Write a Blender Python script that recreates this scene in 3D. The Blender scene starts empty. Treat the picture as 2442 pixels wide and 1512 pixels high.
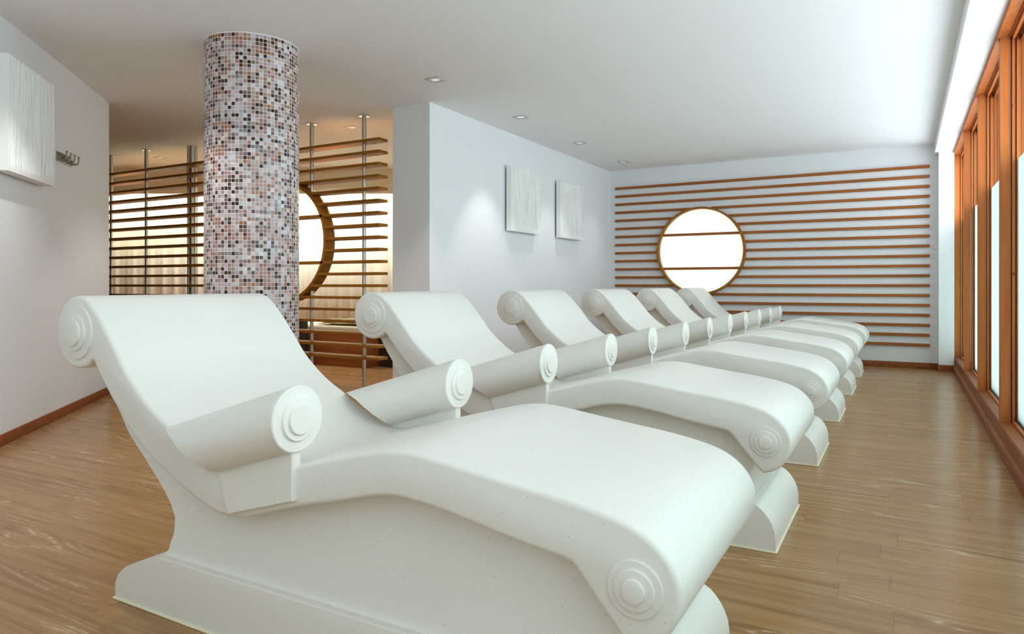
import bpy, bmesh, math, random
from mathutils import Vector, Matrix, noise
random.seed(7)
PI = math.pi
sc = bpy.context.scene
COL = sc.collection

# ---------------------------------------------------------------- camera, sky, exposure
YAW = 0.51396
F_PX = 1657.57
cam_d = bpy.data.cameras.new('camera')
cam_d.sensor_width = 36.0
cam_d.sensor_fit = 'HORIZONTAL'
cam_d.lens = 36.0 * F_PX / 2442.0
cam_d.shift_y = -(756.0 - 680.0) / 2442.0
cam_d.clip_start = 0.02
cam = bpy.data.objects.new('camera', cam_d)
COL.objects.link(cam)
cam.location = (0, 0, 1.0)
cam.rotation_euler = (PI / 2, 0, YAW)
sc.camera = cam

SKY = 4.2
world = bpy.data.worlds.new('overcast_sky')
sc.world = world
world.use_nodes = True
bgn = world.node_tree.nodes['Background']
bgn.inputs[0].default_value = (0.87, 0.975, 1.07, 1)
bgn.inputs[1].default_value = SKY

sc.view_settings.view_transform = 'Standard'
sc.view_settings.look = 'None'
sc.view_settings.gamma = 1.0
sc.view_settings.use_curve_mapping = False
sc.view_settings.exposure = 0.47
cy = sc.cycles
cy.max_bounces = 7
cy.diffuse_bounces = 5
cy.glossy_bounces = 3
cy.transmission_bounces = 4
cy.transparent_max_bounces = 8
cy.caustics_reflective = False
cy.caustics_refractive = False
cy.use_denoising = True
cy.use_adaptive_sampling = True
cy.adaptive_threshold = 0.08
cy.adaptive_min_samples = 20
cy.sample_clamp_indirect = 6.0

# dimensions of the room
ZC = 2.677          # ceiling height
YW = 9.66           # far wall
XM = -3.785         # middle wall face
XK = 0.487          # window kerb face
XG = 0.60           # glass plane
BAY = 1.48
POST_Y = [9.64 - BAY * k for k in range(9)]

def add_light(name, kind, loc, energy, color=(1, 1, 1), rot=(0, 0, 0), **kw):
    d = bpy.data.lights.new(name, kind)
    d.energy = energy
    d.color = color
    for k, v in kw.items():
        setattr(d, k, v)
    o = bpy.data.objects.new(name, d)
    o.location = loc
    o.rotation_euler = rot
    COL.objects.link(o)
    return o

# daylight enters through the glazing: a portal guides the sky sampling
pt = add_light('daylight_portal', 'AREA', (0.72, 3.7, 1.36), 1, rot=(0, PI / 2, 0), shape='RECTANGLE', size=2.5, size_y=12.2)
pt.data.cycles.is_portal = True

DOWN_W = 34.0
def spot(x, y, e=DOWN_W, c=(1.0, 0.975, 0.96), ang=72, blend=0.55):
    return add_light('downlight_beam', 'SPOT', (x, y, ZC - 0.03), e, c, spot_size=math.radians(ang), spot_blend=blend, shadow_soft_size=0.03)

# ---------------------------------------------------------------- mesh helpers
def link(name, me, mat=None, parent=None):
    o = bpy.data.objects.new(name, me)
    COL.objects.link(o)
    if mat is not None:
        me.materials.append(mat)
    if parent is not None:
        o.parent = parent
    return o

def smooth(me, ang=35):
    for p in me.polygons:
        p.use_smooth = True
    me.set_sharp_from_angle(angle=math.radians(ang))

def mesh(name, verts, faces, mat=None, parent=None, sm=None):
    me = bpy.data.meshes.new(name)
    me.from_pydata([tuple(v) for v in verts], [], faces)
    bm = bmesh.new(); bm.from_mesh(me)
    bmesh.ops.remove_doubles(bm, verts=bm.verts, dist=1e-6)
    bmesh.ops.recalc_face_normals(bm, faces=bm.faces)
    bm.to_mesh(me); bm.free()
    if sm: smooth(me, sm)
    return link(name, me, mat, parent)

def bm_obj(name, bm, mat=None, parent=None, sm=None):
    bmesh.ops.recalc_face_normals(bm, faces=bm.faces)
    me = bpy.data.meshes.new(name)
    bm.to_mesh(me); bm.free()
    if sm: smooth(me, sm)
    return link(name, me, mat, parent)

def bx(bm, x0, x1, y0, y1, z0, z1, bev=0.0, seg=2):
    r = bmesh.ops.create_cube(bm, size=1.0, matrix=Matrix.Translation(((x0+x1)/2, (y0+y1)/2, (z0+z1)/2)) @ Matrix.Diagonal((abs(x1-x0), abs(y1-y0), abs(z1-z0), 1)))
    if bev > 0:
        es = list({e for v in r['verts'] for e in v.link_edges})
        bmesh.ops.bevel(bm, geom=es, offset=bev, segments=seg, affect='EDGES', profile=0.5)

def box(name, x0, x1, y0, y1, z0, z1, mat, parent=None, bev=0.0, sm=None):
    bm = bmesh.new()
    bx(bm, x0, x1, y0, y1, z0, z1, bev)
    return bm_obj(name, bm, mat, parent, sm or (40 if bev else None))

def cyl(bm, p, q, r, n=24, r2=None):
    p, q = Vector(p), Vector(q)
    d = q - p
    M = Matrix.Translation((p + q) / 2) @ d.to_track_quat('Z', 'Y').to_matrix().to_4x4()
    bmesh.ops.create_cone(bm, cap_ends=True, segments=n, radius1=r, radius2=r if r2 is None else r2, depth=d.length, matrix=M)

def lathe(bm, prof, M, n=48):
    """prof: list of (r, h) revolved about local Z, placed by M."""
    rings = []
    for r, h in prof:
        if r < 1e-6:
            rings.append([bm.verts.new(M @ Vector((0, 0, h)))])
        else:
            rings.append([bm.verts.new(M @ Vector((r*math.cos(2*PI*i/n), r*math.sin(2*PI*i/n), h))) for i in range(n)])
    for a, b in zip(rings[:-1], rings[1:]):
        for i in range(n):
            j = (i + 1) % n
            if len(a) == 1 and len(b) == 1: continue
            if len(a) == 1: bm.faces.new((a[0], b[i], b[j]))
            elif len(b) == 1: bm.faces.new((a[i], b[0], a[j]))
            else: bm.faces.new((a[i], b[i], b[j], a[j]))

def empty(name, loc, rz=0.0):
    o = bpy.data.objects.new(name, None)
    o.location = loc
    o.rotation_euler = (0, 0, rz)
    o.empty_display_size = 0.1
    COL.objects.link(o)
    return o

def tag(o, label=None, cat=None, group=None, kind=None):
    if label: o['label'] = label
    if cat: o['category'] = cat
    if group: o['group'] = group
    if kind: o['kind'] = kind
    return o

def struct(o):
    o['kind'] = 'structure'
    return o

def copy_tree(o, parent=None):
    c = o.copy()
    COL.objects.link(c)
    if parent is not None:
        c.parent = parent
    for ch in list(o.children):
        copy_tree(ch, c)
    return c

# ---------------------------------------------------------------- material helpers
def new_mat(name):
    m = bpy.data.materials.new(name)
    m.use_nodes = True
    nt = m.node_tree
    return m, nt, nt.nodes['Principled BSDF']

def N(nt, t, **kw):
    n = nt.nodes.new(t)
    for k, v in kw.items():
        setattr(n, k, v)
    return n

def L(nt, a, b):
    nt.links.new(a, b)

def coords(nt, scale=(1, 1, 1), rot=(0, 0, 0), src='Object'):
    tc = N(nt, 'ShaderNodeTexCoord')
    mp = N(nt, 'ShaderNodeMapping')
    mp.inputs['Scale'].default_value = scale
    mp.inputs['Rotation'].default_value = rot
    L(nt, tc.outputs[src], mp.inputs[0])
    return mp.outputs[0]

def geo_pos(nt, scale=(1, 1, 1), rot=(0, 0, 0)):
    g = N(nt, 'ShaderNodeNewGeometry')
    mp = N(nt, 'ShaderNodeMapping')
    mp.inputs['Scale'].default_value = scale
    mp.inputs['Rotation'].default_value = rot
    L(nt, g.outputs['Position'], mp.inputs[0])
    return mp.outputs[0]

def tnoise(nt, vec, scale=5, detail=3, rough=0.5, dist=0.0):
    n = N(nt, 'ShaderNodeTexNoise')
    n.inputs['Scale'].default_value = scale
    n.inputs['Detail'].default_value = detail
    n.inputs['Roughness'].default_value = rough
    n.inputs['Distortion'].default_value = dist
    L(nt, vec, n.inputs['Vector'])
    return n.outputs[0]

def ramp(nt, fac, stops, interp='LINEAR'):
    r = N(nt, 'ShaderNodeValToRGB')
    r.color_ramp.interpolation = interp
    els = r.color_ramp.elements
    while len(els) < len(stops):
        els.new(0.5)
    for e, (p, c) in zip(els, stops):
        e.position = p
        e.color = (*c, 1) if len(c) == 3 else c
    L(nt, fac, r.inputs[0])
    return r.outputs[0]

def mixc(nt, fac, a, b, mode='MIX'):
    m = N(nt, 'ShaderNodeMix', data_type='RGBA', blend_type=mode)
    for sock, v in ((m.inputs['Factor'], fac), (m.inputs[6], a), (m.inputs[7], b)):
        if isinstance(v, (int, float)): sock.default_value = v
        elif isinstance(v, tuple): sock.default_value = (*v, 1)
        else: L(nt, v, sock)
    return m.outputs[2]

def mth(nt, op, a, b=None, c=None):
    m = N(nt, 'ShaderNodeMath', operation=op)
    for i, v in enumerate((a, b, c)):
        if v is None: continue
        if isinstance(v, (int, float)): m.inputs[i].default_value = v
        else: L(nt, v, m.inputs[i])
    return m.outputs[0]

def bump(nt, bsdf, h, strength=0.2, dist=0.002):
    b = N(nt, 'ShaderNodeBump')
    b.inputs['Strength'].default_value = strength
    b.inputs['Distance'].default_value = dist
    L(nt, h, b.inputs['Height'])
    L(nt, b.outputs[0], bsdf.inputs['Normal'])

def plain(name, col, rough=0.6, metal=0.0, spec=0.5, emit=None, es=1.0):
    m, nt, b = new_mat(name)
    b.inputs['Base Color'].default_value = (*col, 1)
    b.inputs['Roughness'].default_value = rough
    b.inputs['Metallic'].default_value = metal
    b.inputs['Specular IOR Level'].default_value = spec
    if emit:
        b.inputs['Emission Color'].default_value = (*emit, 1)
        b.inputs['Emission Strength'].default_value = es
    return m

def paint(name, col, rough=0.7):
    m, nt, b = new_mat(name)
    v = geo_pos(nt)
    n = tnoise(nt, v, 1.3, 2)
    c = mixc(nt, n, tuple(x * 0.985 for x in col), col)
    L(nt, c, b.inputs['Base Color'])
    b.inputs['Roughness'].default_value = rough
    b.inputs['Specular IOR Level'].default_value = 0.25
    bump(nt, b, tnoise(nt, v, 220, 2), 0.05, 0.001)
    return m

M_wall = paint('white_wall_paint', (0.80, 0.81, 0.82))
M_ceil = paint('white_ceiling_paint', (0.90, 0.90, 0.905), 0.8)
M_white = paint('white_gloss_paint', (0.88, 0.88, 0.88), 0.4)

def stone_mat():
    m, nt, b = new_mat('cast_white_stone')
    v = coords(nt)
    big = tnoise(nt, v, 3.0, 3)
    base = mixc(nt, big, (0.795, 0.775, 0.715), (0.835, 0.818, 0.768))
    vo = N(nt, 'ShaderNodeTexVoronoi')
    vo.inputs['Scale'].default_value = 95
    L(nt, v, vo.inputs['Vector'])
    wn = N(nt, 'ShaderNodeTexWhiteNoise', noise_dimensions='3D')
    L(nt, vo.outputs['Position'], wn.inputs[0])
    rare = mth(nt, 'GREATER_THAN', wn.outputs[0], 0.93)
    near = mth(nt, 'LESS_THAN', vo.outputs['Distance'], 0.16)
    spk = mth(nt, 'MULTIPLY', mth(nt, 'MULTIPLY', rare, near), 0.55)
    fine = tnoise(nt, v, 320, 2)
    c = mixc(nt, spk, base, (0.36, 0.34, 0.27))
    c = mixc(nt, mth(nt, 'MULTIPLY', fine, 0.12), c, (0.60, 0.60, 0.56))
    L(nt, c, b.inputs['Base Color'])
    b.inputs['Roughness'].default_value = 0.38
    b.inputs['Specular IOR Level'].default_value = 0.45
    bump(nt, b, fine, 0.06, 0.0006)
    return m
M_stone = stone_mat()

def floor_mat():
    m, nt, b = new_mat('limed_oak_planks')
    g = N(nt, 'ShaderNodeNewGeometry')
    sp = N(nt, 'ShaderNodeSeparateXYZ')
    L(nt, g.outputs['Position'], sp.inputs[0])
    W, LN = 0.152, 1.22
    ry = mth(nt, 'DIVIDE', sp.outputs[1], W)
    row = mth(nt, 'FLOOR', ry)
    wr = N(nt, 'ShaderNodeTexWhiteNoise', noise_dimensions='1D')
    L(nt, row, wr.inputs['W'])
    rx = mth(nt, 'ADD', mth(nt, 'DIVIDE', sp.outputs[0], LN), mth(nt, 'MULTIPLY', wr.outputs[0], 7.31))
    colm = mth(nt, 'FLOOR', rx)
    cmb = N(nt, 'ShaderNodeCombineXYZ')
    L(nt, row, cmb.inputs[0]); L(nt, colm, cmb.inputs[1])
    wp = N(nt, 'ShaderNodeTexWhiteNoise', noise_dimensions='2D')
    L(nt, cmb.outputs[0], wp.inputs[0])
    pid = wp.outputs[0]
    # offset grain per plank
    off = N(nt, 'ShaderNodeCombineXYZ')
    L(nt, mth(nt, 'MULTIPLY', pid, 37.0), off.inputs[0])
    L(nt, mth(nt, 'MULTIPLY', pid, 91.0), off.inputs[1])
    L(nt, mth(nt, 'MULTIPLY', pid, 13.0), off.inputs[2])
    va = N(nt, 'ShaderNodeVectorMath', operation='ADD')
    L(nt, g.outputs['Position'], va.inputs[0]); L(nt, off.outputs[0], va.inputs[1])
    def mp(s):
        q = N(nt, 'ShaderNodeMapping'); q.inputs['Scale'].default_value = s
        L(nt, va.outputs[0], q.inputs[0]); return q.outputs[0]
    streak = tnoise(nt, mp((0.9, 26, 1)), 1.0, 5, 0.62)
    fine = tnoise(nt, mp((5, 190, 1)), 1.0, 3, 0.6)
    patch = tnoise(nt, mp((1.1, 5.5, 1)), 1.0, 3, 0.55)
    # cathedral grain: contour lines of a stretched smooth noise, broken up by the fine grain
    h = tnoise(nt, mp((0.75, 5.2, 1)), 1.0, 1.5, 0.45, 0.25)
    cont = mth(nt, 'PINGPONG', mth(nt, 'MULTIPLY', h, 26.0), 1.0)
    brk = tnoise(nt, mp((24, 130, 1)), 1.0, 2, 0.6)
    lime = mth(nt, 'MULTIPLY', ramp(nt, cont, [(0.70, (0, 0, 0)), (0.95, (1, 1, 1))]), ramp(nt, brk, [(0.40, (0, 0, 0)), (0.62, (1, 1, 1))]))
    dark = mth(nt, 'MULTIPLY', ramp(nt, cont, [(0.05, (1, 1, 1)), (0.35, (0, 0, 0))]), ramp(nt, brk, [(0.30, (0.3, 0.3, 0.3)), (0.6, (1, 1, 1))]))
    zone = ramp(nt, patch, [(0.50, (0, 0, 0)), (0.60, (1, 1, 1))])
    c = ramp(nt, streak, [(0.28, (0.23, 0.112, 0.042)), (0.5, (0.39, 0.215, 0.083)), (0.72, (0.50, 0.31, 0.14))])
    c = mixc(nt, mth(nt, 'MULTIPLY', pid, 0.35), c, (0.44, 0.235, 0.11))
    c = mixc(nt, ramp(nt, fine, [(0.35, (0.35,)*3), (0.7, (0, 0, 0))]), c, (0.20, 0.115, 0.055))
    # limed cathedral grain on some planks
    c = mixc(nt, mth(nt, 'MULTIPLY', mth(nt, 'MULTIPLY', lime, zone), 0.75), c, (0.66, 0.49, 0.31))
    c = mixc(nt, mth(nt, 'MULTIPLY', mth(nt, 'MULTIPLY', dark, zone), 0.45), c, (0.17, 0.09, 0.04))
    # joints
    fy = mth(nt, 'FRACT', ry); fx = mth(nt, 'FRACT', rx)
    jy = mth(nt, 'LESS_THAN', mth(nt, 'MINIMUM', fy, mth(nt, 'SUBTRACT', 1.0, fy)), 0.006)
    jx = mth(nt, 'LESS_THAN', mth(nt, 'MINIMUM', fx, mth(nt, 'SUBTRACT', 1.0, fx)), 0.0012)
    j = mth(nt, 'MAXIMUM', mth(nt, 'MULTIPLY', jy, 0.45), jx)
    c = mixc(nt, mth(nt, 'MULTIPLY', j, 0.45), c, (0.14, 0.085, 0.05))
    L(nt, c, b.inputs['Base Color'])
    L(nt, mth(nt, 'ADD', mth(nt, 'MULTIPLY', fine, 0.12), 0.17), b.inputs['Roughness'])
    b.inputs['Specular IOR Level'].default_value = 0.2
    bump(nt, b, mth(nt, 'SUBTRACT', fine, j), 0.12, 0.0008)
    return m
M_floor = floor_mat()

def wood_mat(name, c1, c2, c3, scale=(2, 30, 30), rough=0.5, knots=False):
    m, nt, b = new_mat(name)
    v = geo_pos(nt, scale)
    n = tnoise(nt, v, 1.0, 4, 0.6, 0.6)
    c = ramp(nt, n, [(0.3, c1), (0.52, c2), (0.75, c3)])
    if knots:
        vo = N(nt, 'ShaderNodeTexVoronoi')
        vo.inputs['Scale'].default_value = 6.0
        L(nt, geo_pos(nt, (1.4, 1.4, 0.55)), vo.inputs['Vector'])
        k = mth(nt, 'LESS_THAN', vo.outputs['Distance'], 0.05)
        c = mixc(nt, mth(nt, 'MULTIPLY', k, 0.8), c, (0.12, 0.025, 0.008))
    L(nt, c, b.inputs['Base Color'])
    b.inputs['Roughness'].default_value = rough
    b.inputs['Specular IOR Level'].default_value = 0.2
    bump(nt, b, n, 0.08, 0.001)
    return m
M_pine = wood_mat('orange_pine', (0.37, 0.098, 0.022), (0.46, 0.135, 0.030), (0.53, 0.18, 0.045), (14, 14, 0.8), knots=True)
M_kerb = wood_mat('red_brown_skirting_wood', (0.21, 0.055, 0.016), (0.29, 0.085, 0.025), (0.35, 0.12, 0.038), (25, 1.2, 25))
M_slat = wood_mat('larch_slat_wood', (0.27, 0.085, 0.018), (0.35, 0.115, 0.026), (0.42, 0.15, 0.038), (1.0, 40, 40))
M_slat_lit = wood_mat('yellow_lit_slat_wood', (0.26, 0.095, 0.010), (0.34, 0.135, 0.016), (0.42, 0.18, 0.026), (1.0, 40, 40))  # slat wood with the yellow lamplight mixed into its colour
M_cab = wood_mat('reddish_cabinet_wood', (0.22, 0.065, 0.018), (0.30, 0.095, 0.026), (0.36, 0.13, 0.04), (1.5, 20, 20))
M_steel = plain('brushed_steel', (0.55, 0.54, 0.50), 0.3, 1.0)
M_nickel = plain('satin_nickel', (0.30, 0.30, 0.25), 0.38, 1.0)
M_dark = plain('dark_brown_leather', (0.03, 0.017, 0.012), 0.55)
M_black = plain('black_metal', (0.02, 0.02, 0.025), 0.5)
M_bead = plain('cream_sealant', (0.82, 0.76, 0.55), 0.5)
M_olive = plain('olive_woven_throw', (0.30, 0.27, 0.12), 0.9)
M_cream = plain('cream_upholstery', (0.72, 0.66, 0.50), 0.85)
M_curt = plain('cream_curtain_cloth', (0.84, 0.82, 0.74), 0.9)
M_lamp = plain('backlit_opal_disc', (0.7, 0.7, 0.68), 0.4, emit=(1.0, 0.96, 0.86), es=0.55)
M_lens = plain('frosted_lamp_lens', (0.85, 0.85, 0.85), 0.4, emit=(1.0, 0.97, 0.92), es=0.2)
M_chrome = plain('grey_lamp_trim', (0.55, 0.55, 0.56), 0.4, 0.6)
M_relief = plain('white_carved_plaster', (0.86, 0.86, 0.83), 0.65)

def mosaic_mat():
    m, nt, b = new_mat('glass_mosaic_tiles')
    tc = N(nt, 'ShaderNodeUVMap')
    sp = N(nt, 'ShaderNodeSeparateXYZ')
    L(nt, tc.outputs[0], sp.inputs[0])
    u = mth(nt, 'MULTIPLY', sp.outputs[0], 78.0)
    v = mth(nt, 'MULTIPLY', sp.outputs[1], 105.0)
    iu, iv = mth(nt, 'FLOOR', u), mth(nt, 'FLOOR', v)
    fu, fv = mth(nt, 'FRACT', u), mth(nt, 'FRACT', v)
    cb = N(nt, 'ShaderNodeCombineXYZ')
    L(nt, iu, cb.inputs[0]); L(nt, iv, cb.inputs[1])
    wn = N(nt, 'ShaderNodeTexWhiteNoise', noise_dimensions='2D')
    L(nt, cb.outputs[0], wn.inputs[0])
    w1, wc = wn.outputs[0], wn.outputs[1]
    # warm/cool drift in the mix so copper and rose tiles cluster
    drift = tnoise(nt, cb.outputs[0], 0.16, 2)
    pale = ramp(nt, w1, [(0.0, (0.030, 0.010, 0.012)), (0.10, (0.07, 0.035, 0.033)), (0.16, (0.17, 0.13, 0.125)), (0.25, (0.27, 0.26, 0.265)),
                         (0.36, (0.46, 0.44, 0.47)), (0.47, (0.66, 0.64, 0.69)), (0.62, (0.78, 0.78, 0.77)), (0.74, (0.60, 0.50, 0.56)),
                         (0.86, (0.45, 0.28, 0.31)), (0.94, (0.66, 0.55, 0.44))], 'CONSTANT')
    warm = ramp(nt, w1, [(0.0, (0.035, 0.009, 0.008)), (0.12, (0.09, 0.032, 0.02)), (0.20, (0.19, 0.13, 0.105)), (0.29, (0.40, 0.17, 0.085)),
                         (0.39, (0.42, 0.25, 0.17)), (0.51, (0.46, 0.31, 0.29)), (0.64, (0.55, 0.44, 0.45)), (0.78, (0.74, 0.69, 0.66)),
                         (0.88, (0.42, 0.20, 0.17))], 'CONSTANT')
    c = mixc(nt, ramp(nt, drift, [(0.40, (0, 0, 0)), (0.56, (1, 1, 1))]), pale, warm)
    g = 0.055
    e = mth(nt, 'MINIMUM', mth(nt, 'MINIMUM', fu, mth(nt, 'SUBTRACT', 1.0, fu)), mth(nt, 'MINIMUM', fv, mth(nt, 'SUBTRACT', 1.0, fv)))
    gr = mth(nt, 'LESS_THAN', e, g)
    c = mixc(nt, 1.0, c, (0.90, 0.87, 0.88), 'MULTIPLY')
    c = mixc(nt, gr, c, (0.84, 0.82, 0.78))
    L(nt, c, b.inputs['Base Color'])
    L(nt, mth(nt, 'ADD', mth(nt, 'MULTIPLY', gr, 0.5), 0.16), b.inputs['Roughness'])
    b.inputs['Specular IOR Level'].default_value = 0.55
    # each tile is set at a slightly different tilt
    geo = N(nt, 'ShaderNodeNewGeometry')
    sub = N(nt, 'ShaderNodeVectorMath', operation='SUBTRACT')
    L(nt, wc, sub.inputs[0]); sub.inputs[1].default_value = (0.5, 0.5, 0.5)
    scl = N(nt, 'ShaderNodeVectorMath', operation='SCALE')
    L(nt, sub.outputs[0], scl.inputs[0]); scl.inputs['Scale'].default_value = 0.16
    add = N(nt, 'ShaderNodeVectorMath', operation='ADD')
    L(nt, geo.outputs['Normal'], add.inputs[0]); L(nt, scl.outputs[0], add.inputs[1])
    nrm = N(nt, 'ShaderNodeVectorMath', operation='NORMALIZE')
    L(nt, add.outputs[0], nrm.inputs[0])
    bp = N(nt, 'ShaderNodeBump'); bp.inputs['Strength'].default_value = 0.5; bp.inputs['Distance'].default_value = 0.002
    L(nt, ramp(nt, e, [(0.02, (0, 0, 0)), (0.12, (1, 1, 1))]), bp.inputs['Height'])
    L(nt, nrm.outputs[0], bp.inputs['Normal'])
    L(nt, bp.outputs[0], b.inputs['Normal'])
    return m
M_mosaic = mosaic_mat()

def glass_mat():
    m = bpy.data.materials.new('clear_glass'); m.use_nodes = True
    nt = m.node_tree; nt.nodes.clear()
    out = N(nt, 'ShaderNodeOutputMaterial')
    tr = N(nt, 'ShaderNodeBsdfTransparent'); tr.inputs[0].default_value = (0.97, 0.98, 0.98, 1)
    gl = N(nt, 'ShaderNodeBsdfGlossy'); gl.inputs['Roughness'].default_value = 0.02
    lw = N(nt, 'ShaderNodeLayerWeight'); lw.inputs['Blend'].default_value = 0.5
    fr = mth(nt, 'ADD', mth(nt, 'MULTIPLY', mth(nt, 'POWER', lw.outputs['Facing'], 5.0), 0.92), 0.035)
    mx = N(nt, 'ShaderNodeMixShader')
    L(nt, fr, mx.inputs[0]); L(nt, tr.outputs[0], mx.inputs[1]); L(nt, gl.outputs[0], mx.inputs[2])
    L(nt, mx.outputs[0], out.inputs[0])
    return m
M_glass = glass_mat()

def film_mat():
    m = bpy.data.materials.new('frosted_green_film'); m.use_nodes = True
    nt = m.node_tree; nt.nodes.clear()
    out = N(nt, 'ShaderNodeOutputMaterial')
    tr = N(nt, 'ShaderNodeBsdfTransparent'); tr.inputs[0].default_value = (0.53, 0.555, 0.54, 1)
    df = N(nt, 'ShaderNodeBsdfTranslucent'); df.inputs[0].default_value = (0.50, 0.575, 0.54, 1)
    mx = N(nt, 'ShaderNodeMixShader'); mx.inputs[0].default_value = 0.5
    L(nt, tr.outputs[0], mx.inputs[1]); L(nt, df.outputs[0], mx.inputs[2])
    L(nt, mx.outputs[0], out.inputs[0])
    return m
M_film = film_mat()

# ---------------------------------------------------------------- room shell
BACKY, LEFTX = -3.0, -12.0
struct(box('floor', LEFTX - .1, 0.75, BACKY - .1, 12.6, -0.12, 0.0, M_floor))
struct(box('ceiling', LEFTX - .1, 0.75, BACKY - .1, 12.6, ZC, ZC + 0.12, M_ceil))
struct(box('wall_far', XM - .02, 0.75, YW, YW + 0.2, 0, ZC, M_wall))
struct(box('wall_middle', -4.215, XM, 5.17, YW + 0.2, 0, ZC, M_wall))
struct(box('wall_behind', LEFTX, 0.75, BACKY - 0.15, BACKY, 0, ZC, M_wall))
struct(box('wall_outer', LEFTX - 0.1, LEFTX, BACKY, 12.5, 0, ZC, M_wall))
struct(box('wall_right_pier', 0.49, 0.75, BACKY, POST_Y[-1], 0, ZC, M_wall))
struct(box('trim_1', 0.347, 0.50, 9.47, YW, 0.075, 2.546, M_white))          # white pilaster in the corner
struct(box('trim_2', 0.310, 0.75, BACKY, YW, 2.546, ZC, M_white))            # bulkhead over the glazing
struct(box('baseboard_far', XM, 0.347, YW - 0.014, YW, 0, 0.072, M_kerb, bev=0.003))
struct(box('baseboard_pilaster', 0.335, 0.50, 9.455, 9.47, 0, 0.074, M_kerb, bev=0.003))
struct(box('baseboard_middle', XM, XM + 0.014, 5.17, YW - 0.014, 0, 0.072, M_kerb, bev=0.003))

# left wall, turned 46 degrees to the room
P0 = Vector((-4.883, 2.192, 0)); D = Vector((-.6916, .7223, 0)); NN = Vector((.7223, .6916, 0))
def slab_on_wall(name, s0, s1, o0, o1, z0, z1, mat, parent=None, bev=0):
    bm = bmesh.new()
    bx(bm, s0, s1, o0, o1, z0, z1, bev)
    # local x along D, local y along NN
    M = Matrix(((D.x, NN.x, 0, P0.x), (D.y, NN.y, 0, P0.y), (0, 0, 1, 0), (0, 0, 0, 1)))
    bm.transform(M)
    return bm_obj(name, bm, mat, parent, 40 if bev else None)
S_END = 2.147
struct(slab_on_wall('wall_left', -7.15, S_END, -0.30, 0.0, 0, ZC, M_wall))
struct(slab_on_wall('baseboard_left', -7.0, S_END, 0.0, 0.014, 0, 0.072, M_kerb, bev=0.003))
# kerb under the glazing
bm = bmesh.new()
prof = [(XK, 0), (XK, 0.060), (XK + .006, 0.069), (XK + .018, 0.073), (XK + .020, 0.150), (XK + .026, 0.158), (0.66, 0.158), (0.66, 0)]
for y in (BACKY, 9.47):
    pass
v0 = [bm.verts.new((x, POST_Y[-1], z)) for x, z in prof]; v1 = [bm.verts.new((x, 9.70, z)) for x, z in prof]
for i in range(len(prof)):
    j = (i + 1) % len(prof); bm.faces.new((v0[i], v0[j], v1[j], v1[i]))
bm.faces.new(v0); bm.faces.new(v1[::-1])
struct(bm_obj('trim_3', bm, M_kerb))
bm = bmesh.new()
bx(bm, 0.498, 0.512, POST_Y[-1], 9.66, 2.518, 2.546)
bx(bm, 0.512, 0.56, POST_Y[-1], 9.66, 2.528, 2.546)
bx(bm, 0.56, 0.70, POST_Y[-1], 9.66, 2.520, 2.546)
struct(bm_obj('trim_4', bm, M_pine))
# window bays
for k in range(len(POST_Y) - 1):
    y1, y0 = POST_Y[k], POST_Y[k + 1] + 0.06
    w = struct(empty('window_%d' % (k + 1), (0.55, POST_Y[k + 1], 0.158)))
    inv = Matrix.Translation((-0.55, -POST_Y[k + 1], -0.158))
    def wb(name, parts, mat):
        bm = bmesh.new()
        for p in parts: bx(bm, *p)
        bm.transform(inv)
        return bm_obj(name, bm, mat, w)
    # the post stands at the far end of its bay
    wb('window_post', [(0.513, 0.566, y1, y1 + 0.06, 0.158, 2.53)], M_pine)
    wb('window_frame', [(0.572, 0.588, y1 - 0.012, y1 + 0.07, 0.158, 2.52), (0.594, 0.66, y1 - 0.02, y1 + 0.078, 0.158, 2.52),
                        (0.572, 0.588, y0, y1, 0.158, 0.172), (0.572, 0.588, y0, y1, 2.50, 2.52),
                        (0.612, 0.66, y0, y1, 0.158, 0.19), (0.612, 0.66, y0, y1, 2.48, 2.52)], M_pine)
    wb('glass_pane', [(0.604, 0.610, y0, y1 - 0.02, 0.165, 2.515)], M_glass)
    wb('frosted_film', [(0.5995, 0.6015, y0, y1 - 0.02, 0.166, 1.765)], M_film)

# ---------------------------------------------------------------- heated loungers
def catmull(pts, n=5):
    out = []
    P = [pts[0]] + list(pts) + [pts[-1]]
    for i in range(1, len(P) - 2):
        p0, p1, p2, p3 = (Vector(q) for q in P[i-1:i+3])
        for k in range(n):
            t = k / n
            out.append(tuple(0.5 * ((2*p1) + (-p0+p2)*t + (2*p0-5*p1+4*p2-p3)*t*t + (-p0+3*p1-3*p2+p3)*t**3)))
    out.append(tuple(pts[-1]))
    return out

RC, RR = (-2.33, 0.848), 0.118
TOP = [(-.455, .303), (-.415, .317), (-.383, .345), (-.362, .385), (-.356, .43), (-.368, .470), (-.395, .505), (-.437, .534), (-.50, .555), (-.60, .573),
       (-.72, .588), (-.85, .605), (-.95, .618), (-1.02, .620), (-1.09, .610), (-1.20, .582), (-1.341, .544), (-1.48, .506), (-1.57, .487),
       (-1.65, .492), (-1.72, .517), (-1.79, .552), (-1.86, .592), (-1.93, .628), (-1.985, .664), (-2.035, .704), (-2.075, .742), (-2.11, .785),
       (-2.15, .832), (-2.19, .877), (-2.23, .918), (-2.271, .950)]
LOW = [(-2.243, .762), (-2.201, .711), (-2.150, .655), (-2.092, .601), (-2.043, .556), (-1.972, .505), (-1.859, .448), (-1.751, .402),
       (-1.669, .376), (-1.60, .370), (-1.53, .380), (-1.347, .434), (-1.206, .470), (-1.09, .500), (-1.03, .508), (-.97, .506), (-.88, .495), (-.712, .465), (-.600, .449)]
CXL, SW = -1.35, 0.735     # local origin in x, slab width
XF = lambda p: (p[0] - CXL, p[1])

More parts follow.
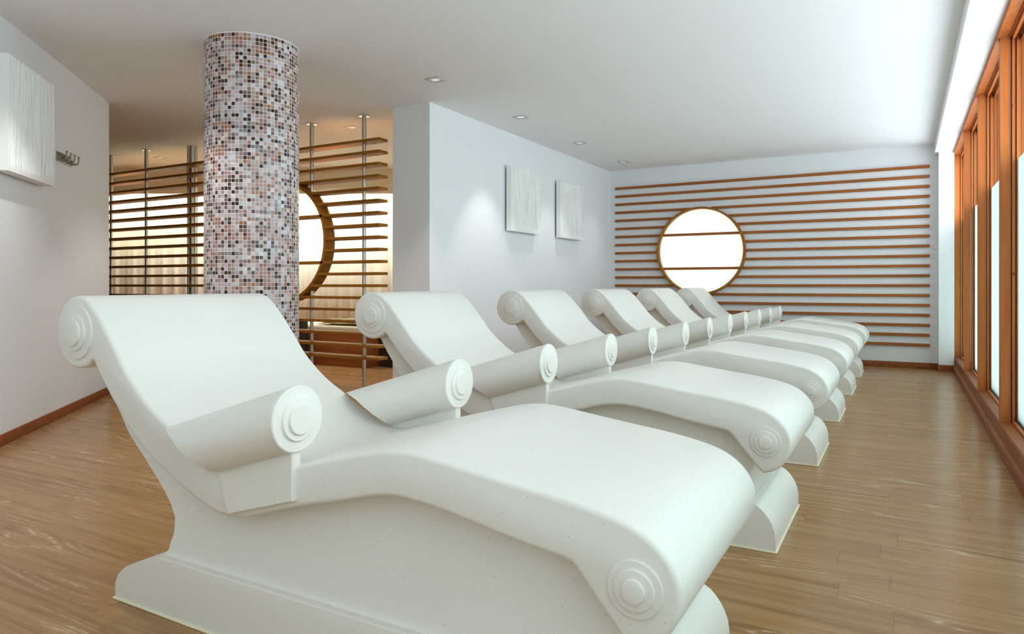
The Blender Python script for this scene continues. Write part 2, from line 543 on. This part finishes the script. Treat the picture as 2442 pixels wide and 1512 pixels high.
top_c = catmull(TOP, 4)
low_c = catmull(LOW, 4)
arc = [(RC[0] + RR*math.cos(math.radians(a)), RC[1] + RR*math.sin(math.radians(a))) for a in range(64, 314, 6)]
low_tail = [(-.582, .445), (-.572, .436), (-.53, .386), (-.49, .340), (-.466, .312)]
outline = [XF(p) for p in top_c + arc + low_c + low_tail]

def ztop(X):           # seat surface height at world-like X (first lounger frame)
    best = None
    for a, b in zip(top_c[:-1], top_c[1:]):
        if min(a[0], b[0]) <= X <= max(a[0], b[0]) and a[1] > 0.44 and a[0] < -0.5:
            t = (X - a[0]) / (b[0] - a[0]) if abs(b[0] - a[0]) > 1e-9 else 0
            best = a[1] + t * (b[1] - a[1])
    return best

def inset(poly, d):
    n = len(poly); out = []
    area = sum(poly[i][0]*poly[(i+1) % n][1] - poly[(i+1) % n][0]*poly[i][1] for i in range(n))
    s = 1 if area > 0 else -1
    for i in range(n):
        a, b, c = Vector(poly[i-1]), Vector(poly[i]), Vector(poly[(i+1) % n])
        e1, e2 = (b - a).normalized(), (c - b).normalized()
        n1, n2 = Vector((-e1.y, e1.x)) * s, Vector((-e2.y, e2.x)) * s
        m = (n1 + n2)
        if m.length < 1e-6: m = n1
        m.normalize()
        k = d / max(0.6, m.dot(n1))
        out.append((b.x + m.x*k, b.y + m.y*k))
    return out

def rounded_slab(poly, y0, y1, r=0.013):
    bm = bmesh.new()
    rings = []
    steps = [0, 30, 60, 90]
    for a in steps:
        th = math.radians(a)
        rings.append((y0 + r*(1 - math.sin(th)), r*(1 - math.cos(th))))
    ys = [(y, d) for y, d in rings[::-1]][::-1]
    seq = [(y0 + r*(1 - math.sin(math.radians(a))), r*(1 - math.cos(math.radians(a)))) for a in (90, 60, 30, 0)]
    seq2 = [(y1 - (y - y0), d) for y, d in seq[::-1]]
    allr = [bmring(bm, inset(poly, d) if d > 1e-9 else poly, y) for y, d in seq + seq2]
    n = len(poly)
    for a, b in zip(allr[:-1], allr[1:]):
        for i in range(n):
            j = (i + 1) % n
            bm.faces.new((a[i], a[j], b[j], b[i]))
    bm.faces.new(allr[0]); bm.faces.new(allr[-1][::-1])
    return bm
def bmring(bm, poly, y):
    return [bm.verts.new((p[0], y, p[1])) for p in poly]

def make_base():
    H = [(0, -2.195, -.418, .3225), (.05, -2.195, -.418, .3225), (.08, -2.180, -.422, .3225), (.105, -2.150, -.431, .322), (.125, -2.112, -.442, .3215),
         (.142, -2.070, -.455, .321), (.157, -2.028, -.470, .320), (.165, -1.998, -.483, .319), (.1685, -1.980, -.490, .3185), (.1695, -1.972, -.500, .3160), (.182, -1.968, -.502, .3145), (.1835, -1.958, -.510, .3085), (.195, -1.950, -.512, .304), (.22, -1.943, -.516, .301), (.25, -1.933, -.518, .297)]
    NU = 40
    left = catmull([(-1.933, .25), (-1.935, .285), (-1.960, .325), (-2.02, .38), (-2.085, .43), (-2.19, .515), (-2.225, .56), (-2.30, .655), (-2.365, .76)], 4)
    right = catmull([(-.518, .25), (-.516, .285), (-.505, .325), (-.49, .37), (-.475, .40), (-.462, .42)], 4)
    topl = catmull([(-2.365, .76), (-2.25, .80), (-2.17, .75), (-2.07, .66), (-1.95, .57), (-1.80, .49), (-1.68, .435), (-1.58, .42), (-1.45, .445), (-1.2, .52), (-1.02, .56), (-.8, .54), (-.6, .505), (-.462, .42)], 4)
    def samp(c, t):
        ds = [0]
        for a, b in zip(c[:-1], c[1:]): ds.append(ds[-1] + math.hypot(b[0]-a[0], b[1]-a[1]))
        s = t * ds[-1]
        for i in range(len(c) - 1):
            if ds[i+1] >= s - 1e-12:
                k = (s - ds[i]) / max(1e-9, ds[i+1] - ds[i])
                return (c[i][0] + k*(c[i+1][0]-c[i][0]), c[i][1] + k*(c[i+1][1]-c[i][1]))
        return c[-1]
    NT = 16
    rows = []
    for z, xb, xf, hw in H:
        rows.append([(xb + (xf - xb)*i/NU, z, hw) for i in range(NU + 1)])
    def hwz(z):
        if z <= .25: return .297
        return .297 - .0195 * min(1, (z - .25) / .2) ** 0.8
    c00, c10, c01, c11 = left[0], right[0], left[-1], right[-1]
    for j in range(1, NT + 1):
        t = j / NT; row = []
        Lp, Rp = samp(left, t), samp(right, t)
        for i in range(NU + 1):
            u = i / NU
            B = (c00[0] + (c10[0]-c00[0])*u, .25); T = samp(topl, u)
            q = []
            for k in (0, 1):
                q.append((1-u)*Lp[k] + u*Rp[k] + (1-t)*B[k] + t*T[k] - ((1-u)*(1-t)*c00[k] + u*(1-t)*c10[k] + (1-u)*t*c01[k] + u*t*c11[k]))
            row.append((q[0], q[1], hwz(q[1])))
        rows.append(row)
    bm = bmesh.new()
    V = {}
    for sgn in (-1, 1):
        for j, row in enumerate(rows):
            for i, (x, z, hw) in enumerate(row):
                V[sgn, j, i] = bm.verts.new((x - CXL, sgn * hw, z))
    R = len(rows)
    for sgn in (-1, 1):
        for j in range(R - 1):
            for i in range(NU):
                bm.faces.new((V[sgn, j, i], V[sgn, j, i+1], V[sgn, j+1, i+1], V[sgn, j+1, i]))
    for j in range(R - 1):
        for i in (0, NU):
            bm.faces.new((V[-1, j, i], V[1, j, i], V[1, j+1, i], V[-1, j+1, i]))
    for i in range(NU):
        for j in (0, R - 1):
            bm.faces.new((V[-1, j, i], V[-1, j, i+1], V[1, j, i+1], V[1, j, i]))
    return bm

def rings_prof(R1, R2, R3, h=0.006):
    b = 0.0022
    p = [(R1, 0), (R1, h - b), (R1 - b*.3, h - b*.3), (R1 - b, h), (R2 + .002, h - .0006), (R2, h), (R2, 2*h - b), (R2 - b*.3, 2*h - b*.3), (R2 - b, 2*h),
         (R3 + .002, 2*h - .0006), (R3, 2*h), (R3, 3*h - b), (R3 - b*.3, 3*h - b*.3), (R3 - b, 3*h), (R3*.5, 3*h + .0008), (0, 3*h + .001)]
    return p

AX = (-1.343, .661); TAN = math.tan(math.radians(17)); RA = 0.0815
CUT = [(-1, -1.615), (-.84, -1.625), (-.63, -1.633), (-.37, -1.655), (-.1, -1.678), (.24, -1.713), (.45, -1.735), (.7, -1.775), (.9, -1.815), (1, -1.848)]
def xcut(q):
    for (a, xa), (b, xb) in zip(CUT[:-1], CUT[1:]):
        if q <= b + 1e-9:
            return xa + (xb - xa) * (q - a) / (b - a)
    return CUT[-1][1]
def make_arm(n=48):
    """scroll arm: a cylinder sloping down to the head and cut where it meets the back."""
    bm = bmesh.new()
    a0, a1 = [], []
    segs = 10
    rings = []
    ends = []
    for i in range(n):
        ph = 2*PI*i/n
        y = RA * math.cos(ph); h = RA * math.sin(ph) / math.cos(math.radians(17))
        Xe = xcut(math.sin(ph))
        ends.append((y, h, Xe))
    for s in range(segs + 1):
        t = s / segs
        rings.append([bm.verts.new((AX[0] + (Xe - AX[0])*t - CXL, y, AX[1] + h + (Xe - AX[0])*t*TAN)) for y, h, Xe in ends])
    for a, b in zip(rings[:-1], rings[1:]):
        for i in range(n):
            j = (i+1) % n
            bm.faces.new((a[i], a[j], b[j], b[i]))
    bm.faces.new(rings[0]); 
    c = bm.verts.new((sum(v.co.x for v in rings[-1])/n, 0, sum(v.co.z for v in rings[-1])/n))
    for i in range(n):
        bm.faces.new((rings[-1][i], rings[-1][(i+1) % n], c))
    return bm

def make_panel():
    bm = bmesh.new()
    poly = [(-1.341, .455), (-1.341, .590), (-1.45, .57), (-1.628, .505), (-1.622, .488), (-1.584, .383)]
    poly = [(x - CXL, z) for x, z in poly]
    pb = inset(poly, 0.003)
    n = len(poly)
    r = [bmring(bm, pb, -.015), bmring(bm, poly, -.012), bmring(bm, poly, .012), bmring(bm, pb, .015)]
    for a, b in zip(r[:-1], r[1:]):
        for i in range(n):
            j = (i+1) % n; bm.faces.new((a[i], a[j], b[j], b[i]))
    bm.faces.new(r[0]); bm.faces.new(r[-1][::-1])
    return bm

def make_lounger():
    root = empty('stone_lounger', (0, 0, 0))
    bm_obj('seat_slab', rounded_slab(outline, -SW/2, SW/2), M_stone, root, 32)
    bm_obj('base', make_base(), M_stone, root, 30)
    bm = bmesh.new(); bx(bm, -2.201 - CXL, -.412 - CXL, -.3285, .3285, 0.0, 0.006, 0.002)
    bead = bm_obj('sealant_bead', bm, M_bead, root); bead['label'] = 'thin cream sealant line around the foot of the base'
    for sgn in (-1, 1):
        arm = bm_obj('armrest', make_arm(), M_stone, root, 40)
        arm.location = (0, sgn * SW/2, 0)
        bm = bmesh.new()
        M = Matrix.Translation((AX[0] - CXL - 0.002, 0, AX[1])) @ Matrix.Rotation(PI/2, 4, 'Y')
        R1 = .0845
        lathe(bm, [(0, -.004), (R1 - .003, -.004), (R1, -.001), (R1, .008), (R1 - .003, .011), (.058, .0105), (.056, .011), (.0555, .015), (.053, .0175), (.041, .017), (.0395, .0175), (.039, .0215), (.0365, .024), (0, .0245)], M, 64)
        bm_obj('scroll_disc', bm, M_stone, arm, 40)
        bm_obj('support_panel', make_panel(), M_stone, arm)
    for (cx, cz, R1, R2, R3) in ((RC[0] + .004, RC[1], .088, .060, .043), (-.4452, .4225, .0555, .040, .0235)):
        for sgn in (-1, 1):
            bm = bmesh.new()
            M = Matrix.Translation((cx - CXL, sgn * SW/2, cz)) @ Matrix.Rotation(-sgn * PI/2, 4, 'X')
            h = .0072 if R1 > .07 else .0062
            lathe(bm, rings_prof(R1, R2, R3, h), M, 64)
            bm_obj('scroll_medallion', bm, M_stone, root, 40)
    return root

proto = make_lounger()
SP = 1.4263
LB = ['white stone lounger nearest the camera, its scrolled foot filling the foreground',
      'second white stone lounger from the camera, whose back overlaps the middle wall corner',
      'third white stone lounger from the camera, its back below the nearer pair picture',
      'fourth white stone lounger from the camera, standing below the farther wall picture',
      'fifth white stone lounger, next to last in the row before the far wall',
      'last white stone lounger, standing closest to the slatted far wall and round lamp']
for i in range(6):
    o = proto if i == 0 else copy_tree(proto)
    o.location = (CXL, 1.265 + SW/2 + SP*i, 0)
    tag(o, LB[i], 'lounger', 'white stone loungers in a row')

# ---------------------------------------------------------------- mosaic column
cp = Vector((-4.014, 3.377, 0)); CR = 0.3157
bm = bmesh.new()
uvl = bm.loops.layers.uv.new('UVMap')
n = 156
va = [bm.verts.new((CR*math.cos(2*PI*i/n), CR*math.sin(2*PI*i/n), 0)) for i in range(n)]
vb = [bm.verts.new((CR*math.cos(2*PI*i/n), CR*math.sin(2*PI*i/n), ZC - 0.004)) for i in range(n)]
for i in range(n):
    j = (i+1) % n
    f = bm.faces.new((va[i], va[j], vb[j], vb[i]))
    for lp, uv in zip(f.loops, ((i/n, 0), ((i+1)/n, 0), ((i+1)/n, 1), (i/n, 1))):
        lp[uvl].uv = uv
col = bm_obj('mosaic_column', bm, M_mosaic, None, 40)
col.location = cp
tag(col, 'round column clad in pink, grey, white and dark brown mosaic tiles', 'column')
cap = bmesh.new(); lathe(cap, [(CR - .01, ZC - .004), (CR + .004, ZC - .004), (CR + .004, ZC), (CR - .01, ZC)], Matrix.Identity(4), 96)
bm_obj('top_bead', cap, M_white, col, 40)

# ---------------------------------------------------------------- slat screens
ZS = [2.414 - 0.1183*k for k in range(19)]
def slats(parent, xa, xb, y0, y1, th, cx, cz, R, through, off, wood):
    for k, z in enumerate(ZS):
        dz = abs(z - cz)
        if dz < R - 0.012 and k not in through:
            hx = math.sqrt(R*R - dz*dz) - 0.006
            segs = [(xa, cx - hx), (cx + hx, xb)]
        else:
            segs = [(xa, xb)]
        for a, b in segs:
            bm = bmesh.new()
            bx(bm, a, b, y0, y1, z - th/2, z + th/2, 0.0025, 1)
            bm.transform(Matrix.Translation(-Vector(off)))
            bm_obj('slat', bm, wood, parent)
def ring(parent, name, cx, cz, R, r, y0, y1, off, mat, n=96):
    bm = bmesh.new()
    M = Matrix.Translation(Vector((cx, y0, cz)) - Vector(off)) @ Matrix.Rotation(-PI/2, 4, 'X')
    d = y1 - y0
    lathe(bm, [(r, 0), (R, 0), (R, d), (r, d), (r, 0)], M, n)
    return bm_obj(name, bm, mat, parent, 40)

# far wall panel
off = (-1.72, YW, 0)
fw = tag(empty('slat_wall_panel', off), 'wall panel of reddish wooden slats fixed to the white far wall', 'wall panel')
slats(fw, -3.70, 0.262, YW - 0.034, YW - 0.0005, 0.034, -2.45, 1.473, 0.605, (6, 10), off, M_slat)
lo = (-2.45, YW, 1.473)
lamp = tag(empty('round_wall_lamp', lo), 'glowing round lamp with a wooden rim set into the far slatted wall', 'lamp')
ring(lamp, 'lamp_rim', -2.45, 1.473, 0.605, 0.578, YW - 0.085, YW, lo, M_slat_lit)
bm = bmesh.new(); cyl(bm, (0, -0.008, 0), (0, -0.003, 0), 0.5775, 96)
bm_obj('diffuser', bm, M_lamp, lamp)

# free-standing screen
off = (-6.9, 5.27, 0)
scn = tag(empty('slat_screen', off), 'open room divider of long wooden slats on thin steel poles behind the mosaic column', 'screen')
slats(scn, -9.9, -4.41, 5.20, 5.337, 0.028, -5.746, 1.455, 0.64, (6, 10), off, M_slat_lit)
ring(scn, 'round_opening_ring', -5.746, 1.455, 0.64, 0.612, 5.20, 5.337, off, M_slat_lit)
for x in (-4.655, -5.365, -8.175, -8.915):
    dz = 0.0
    if abs(x + 5.746) < .62:
        h = math.sqrt(.64**2 - (x + 5.746)**2)
        spans = [(0, 1.455 - h), (1.455 + h, ZC)]
    else:
        spans = [(0, ZC)]
    for a, b in spans:
        bm = bmesh.new()
        cyl(bm, (x, 5.27, a), (x, 5.27, b - (0.01 if b == ZC else 0)), 0.019, 20)
        if b == ZC: cyl(bm, (x, 5.27, ZC - .22), (x, 5.27, ZC - .01), 0.023, 20)
        bm.transform(Matrix.Translation(-Vector(off)))
        p = bm_obj('pole', bm, M_steel, scn, 40)
        if b == ZC:
            bm = bmesh.new(); cyl(bm, (x, 5.27, ZC - .008), (x, 5.27, ZC), 0.055, 32); bm.transform(Matrix.Translation(-Vector(off)))
            bm_obj('ceiling_flange', bm, M_steel, p, 40)
# steel column behind it
bm = bmesh.new()
cyl(bm, (0, 0, 0), (0, 0, ZC), 0.05, 40)
for a in range(8):
    t = 2*PI*a/8
    cyl(bm, (0.05*math.cos(t), 0.05*math.sin(t), 0), (0.05*math.cos(t), 0.05*math.sin(t), ZC), 0.009, 10)
sc_o = bm_obj('steel_column', bm, M_steel, None, 40)
sc_o.location = (-7.50, 5.42, 0)
tag(sc_o, 'thick fluted steel column rising behind the slatted screen', 'column')

# ---------------------------------------------------------------- room behind the screen
s_, c_ = math.sin(YAW), math.cos(YAW)
def UV(u, v, z=0): return Vector((u*c_ - v*s_, u*s_ + v*c_, z))
def uv_box(name, u0, u1, v0, v1, z0, z1, mat, parent=None):
    bm = bmesh.new(); bx(bm, u0, u1, v0, v1, z0, z1)
    bm.transform(Matrix.Rotation(YAW, 4, 'Z'))
    return bm_obj(name, bm, mat, parent)
M_wall_warm_lit = paint('warm_lit_white_paint', (0.80, 0.76, 0.62))  # white wall, tinted cream to carry the warm light of the rear room
struct(uv_box('wall_rear', -8.6, 0.9, 10.62, 10.8, 0, ZC, M_wall_warm_lit))
struct(uv_box('trim_5', -8.4, 0.75, 10.0, 10.06, 2.32, ZC, M_wall_warm_lit))
# curtain along the rear wall
bm = bmesh.new()
nn = 500; r0, r1 = [], []
for i in range(nn + 1):
    u = -8.2 + 8.9*i/nn
    v = 10.45 + 0.016*math.sin(u*30 + 1.5*math.sin(u*5)) + 0.005*math.sin(u*71)
    a, b = UV(u, v, 0.03), UV(u, v, 2.45)
    r0.append(bm.verts.new(a)); r1.append(bm.verts.new(b))
for i in range(nn):
    bm.faces.new((r0[i], r0[i+1], r1[i+1], r1[i]))
me = bpy.data.meshes.new('curtain'); bm.to_mesh(me); bm.free(); smooth(me, 80)
cu = link('curtain', me, M_curt)
sol = cu.modifiers.new('thickness', 'SOLIDIFY'); sol.thickness = 0.004
tag(cu, 'long cream curtain hanging along the wall behind the slatted screen', 'curtain')
# cove tube hidden behind the fascia
M_cove = plain('warm_cove_tube', (1, 1, 1), 0.5, emit=(1.0, 0.92, 0.70), es=3.0)
bm = bmesh.new(); cyl(bm, UV(-8.0, 10.2, 2.55), UV(0.5, 10.2, 2.55), 0.018, 12)
ct = bm_obj('cove_light_tube', bm, M_cove)
tag(ct, 'warm white light strip above the curtain in the room behind the screen', 'light')
ql = add_light('cove_glow', 'AREA', UV(-3.7, 10.2, 2.50), 42, (1.0, 0.92, 0.68), shape='RECTANGLE', size=8.0, size_y=0.06)
ql.rotation_euler = (math.radians(12), 0, YAW)

# day bed
db = tag(empty('daybed', (-6.35, 6.75, 0)), 'low reddish wooden daybed with cream mattress behind the slatted screen', 'bed')
def lb(name, x0, x1, y0, y1, z0, z1, mat, par, bev=0.0):
    o = par.matrix_basis.translation
    bm = bmesh.new(); bx(bm, x0, x1, y0, y1, z0, z1, bev, 3); bm.transform(Matrix.Translation(-o))
    return bm_obj(name, bm, mat, par, 40)
lb('bed_frame', -7.3, -5.64, 6.40, 7.2, 0.0, 0.40, M_cab, db, 0.006)
lb('plinth', -7.25, -5.70, 6.44, 7.15, 0.0, 0.03, M_dark, db)
lb('mattress', -7.29, -5.65, 6.41, 7.19, 0.40, 0.50, M_cream, db, 0.03)
# folded throw: a rumpled sheet with thickness
bm = bmesh.new()
G = 26
gv = {}
for i in range(G + 1):
    for j in range(13):
        x = -6.46 + 0.78*i/G; y = 6.43 + 0.42*j/12
        e = min(i, G - i)/G*2; f = min(j, 12 - j)/12*2
        z = 0.516 + (0.09*min(1, e*2.2)*min(1, f*2.5+.15)) * (0.62 + 0.5*noise.noise(Vector((x*6, y*9, 1.3))))
        gv[i, j] = bm.verts.new((x + .01*noise.noise(Vector((x*9, y*9, 5))), y, z))
for i in range(G):
    for j in range(12):
        bm.faces.new((gv[i, j], gv[i+1, j], gv[i+1, j+1], gv[i, j+1]))
th = bm_obj('folded_throw', bm, M_olive, None, 70)
sd = th.modifiers.new('thickness', 'SOLIDIFY'); sd.thickness = 0.006; sd.offset = -1
tag(th, 'rumpled olive green throw lying on the daybed mattress', 'blanket')
# dark armchair at the left end and dark chest at the right
ac = tag(empty('armchair', (-6.78, 6.02, 0)), 'dark brown leather armchair partly hidden by the mosaic column', 'armchair')
lb('chair_seat', -7.05, -6.55, 5.72, 6.30, 0.06, 0.40, M_dark, ac, 0.04)
lb('backrest', -7.20, -7.02, 5.70, 6.32, 0.06, 0.72, M_dark, ac, 0.05)
lb('arm', -7.10, -6.53, 5.64, 5.76, 0.06, 0.58, M_dark, ac, 0.05)
lb('arm', -7.10, -6.53, 6.26, 6.38, 0.06, 0.58, M_dark, ac, 0.05)
for x in (-7.0, -6.6):
    for y in (5.74, 6.28):
        lb('leg', x - .02, x + .02, y - .02, y + .02, 0, 0.07, M_black, ac)
ch = tag(empty('low_chest', (-5.3, 6.8, 0)), 'low dark brown chest standing right of the daybed behind the screen', 'chest')
lb('body', -5.60, -4.30, 6.62, 7.1, 0.0, 0.42, M_dark, ch, 0.004)
lb('top', -5.62, -4.28, 6.60, 7.12, 0.42, 0.445, M_cab, ch, 0.003)

# ---------------------------------------------------------------- relief pictures
def relief_mesh(seed, W=0.71, NX=190, NZ=70):
    """carved plaster face with irregular vertical ribs; local x across, z up, y out (towards -y)."""
    rnd = random.Random(seed)
    bm = bmesh.new()
    hx = []
    g = {}
    for i in range(NX + 1):
        for j in range(NZ + 1):
            x = -W/2 + W*i/NX; z = W*j/NZ
            wob = 0.012*noise.noise(Vector((x*7, z*1.6, seed)))
            s = noise.noise(Vector(((x + wob)*85, z*2.2, seed*3.1)))
            s2 = noise.noise(Vector(((x + wob)*190, z*3.5, seed*1.7 + 9)))
            d = -0.017*min(1.0, max(0, abs(s)*3.6 - .55)) - 0.004*abs(s2)
            edge = min(i, NX - i, j, NZ - j)
            fade = 0 if edge < 1 else min(1, (z - 0.012)/0.09 + rnd.random()*0.0) if z < 0.11 else 1
            if edge < 1: d = 0
            g[i, j] = bm.verts.new((x, -d*max(0, fade), z))
    for i in range(NX):
        for j in range(NZ):
            bm.faces.new((g[i, j], g[i+1, j], g[i+1, j+1], g[i, j+1]))
    return bm
def picture(loc, rz, seed, label, depth=0.06, gap=0.022):
    """loc: centre of the bottom edge on the wall; local -y points into the room."""
    o = tag(empty('relief_picture', loc, rz), label, 'picture', 'square white relief pictures')
    W = 0.71
    bm = bmesh.new(); bx(bm, -W/2 + .03, W/2 - .03, -gap, 0, .03, W - .03)
    bm_obj('back_frame', bm, M_black, o)
    bm = bmesh.new()
    bx(bm, -W/2, W/2, -gap - depth + .0105, -gap, 0, W, 0.001, 1)
    bm_obj('panel', bm, M_relief, o)
    bm = relief_mesh(seed)
    bm.transform(Matrix.Translation((0, -gap - depth, 0)))
    # skirt closing the carved face onto the panel
    es = [e for e in bm.edges if e.is_boundary]
    r = bmesh.ops.extrude_edge_only(bm, edges=es)
    for v in [q for q in r['geom'] if isinstance(q, bmesh.types.BMVert)]: v.co.y = -gap - depth + .0106
    me = bpy.data.meshes.new('carved_face'); bmesh.ops.recalc_face_normals(bm, faces=bm.faces); bm.to_mesh(me); bm.free(); smooth(me, 60)
    link('carved_face', me, M_relief, o)
    return o
wl_rz = math.atan2(D.y, D.x) + PI      # local -y must point along NN
# local -y direction for rotation rz is (sin rz, -cos rz)
rzL = math.atan2(NN.x, -NN.y)
c = (Vector((-4.718, 2.165, 0)) + Vector((-5.209, 2.677, 0))) / 2 - NN*0.10
picture((c.x, c.y, 1.694), rzL, 3, 'large white carved relief picture on the left wall beside the coat hooks', 0.078)
rzM = math.atan2(1, 0)
picture((XM, 6.895, 1.590), rzM, 11, 'white carved relief picture on the middle wall, the nearer of its two')
picture((XM, 8.135, 1.590), rzM, 23, 'white carved relief picture on the middle wall, the one nearer the far corner')

# ---------------------------------------------------------------- coat hook rail
hk = P0 + D * (Vector((-5.60, 2.955, 0)) - P0).dot(D)
rail = tag(empty('coat_hook_rail', (hk.x, hk.y, 1.965), rzL), 'small brushed metal coat hook rail on the left wall beside the picture', 'hooks')
bm = bmesh.new(); bx(bm, -0.15, 0.15, -0.010, 0, -0.035, 0.035, 0.003); bm_obj('back_plate', bm, M_nickel, rail, 40)
for i in range(4):
    x = 0.125 - 0.083*i
    bm = bmesh.new()
    pts = [(x, -.008, -.015), (x, -.035, -.022), (x, -.056, -.016), (x, -.062, .004), (x, -.063, .036)]
    for a, b in zip(pts[:-1], pts[1:]): cyl(bm, a, b, 0.0065, 12)
    for a in pts[1:-1]: bmesh.ops.create_uvsphere(bm, u_segments=12, v_segments=8, radius=.0065, matrix=Matrix.Translation(a))
    bx(bm, x - .012, x + .012, -.02, -.008, -.028, .01, .002)
    bmesh.ops.create_uvsphere(bm, u_segments=12, v_segments=8, radius=.009, matrix=Matrix.Translation(pts[-1]))
    bm_obj('hook', bm, M_nickel, rail, 40)

# ---------------------------------------------------------------- recessed downlights
def make_down():
    o = empty('ceiling_downlight', (0, 0, 0))
    bm = bmesh.new()
    s = .062
    for a in ((-s, s, -s, -s + .014), (-s, s, s - .014, s), (-s, -s + .014, -s, s), (s - .014, s, -s, s)):
        bx(bm, a[0], a[1], a[2], a[3], -.005, 0.0)
    bm_obj('square_trim', bm, M_chrome, o)
    bm = bmesh.new(); cyl(bm, (0, 0, -.0035), (0, 0, -.001), .034, 32); l = bm_obj('lens', bm, M_lens, o, 40)
    bm = bmesh.new(); bx(bm, -s + .012, s - .012, -s + .012, s - .012, -.0012, 0.0); bm_obj('reflector_plate', bm, M_white, o)
    return o
DL = [(-3.333, 4.634 + 1.447*k, lab) for k, lab in enumerate((
        'square recessed ceiling downlight nearest the mosaic column, above the middle wall corner',
        'square recessed ceiling downlight in front of the nearer middle wall picture',
        'square recessed ceiling downlight in front of the farther middle wall picture',
        'square recessed ceiling downlight closest to the far slatted wall'))]
DL += [(-5.114, 5.602, 'square ceiling downlight behind the screen, right of the mosaic column'),
       (-8.52, 5.69, 'square ceiling downlight behind the screen, left of the mosaic column')]
dproto = make_down()
for i, (x, y, lab) in enumerate(DL):
    o = dproto if i == 0 else copy_tree(dproto)
    o.location = (x, y, ZC)
    tag(o, lab, 'ceiling light', 'recessed downlights')
    if i < 4: spot(x, y, DOWN_W * (1, .9, .5, .25)[i])
    else: spot(x, y, 55, (1, 0.97, 0.88), 130)
# the same fittings go on outside the picture, apart from the added rear pair
for x, y in ((-3.333, 1.74), (-1.2, -0.4)):
    spot(x, y)
for x, y in ((-4.05, 2.33), (-5.25, 4.3)):
    spot(x, y, ang=105)
for x, y in ((-6.8, 6.9), (-7.0, 6.3)):  # unseen spots without fittings, added to brighten the room behind the screen
    spot(x, y, 55, (1, 0.97, 0.88), 140)
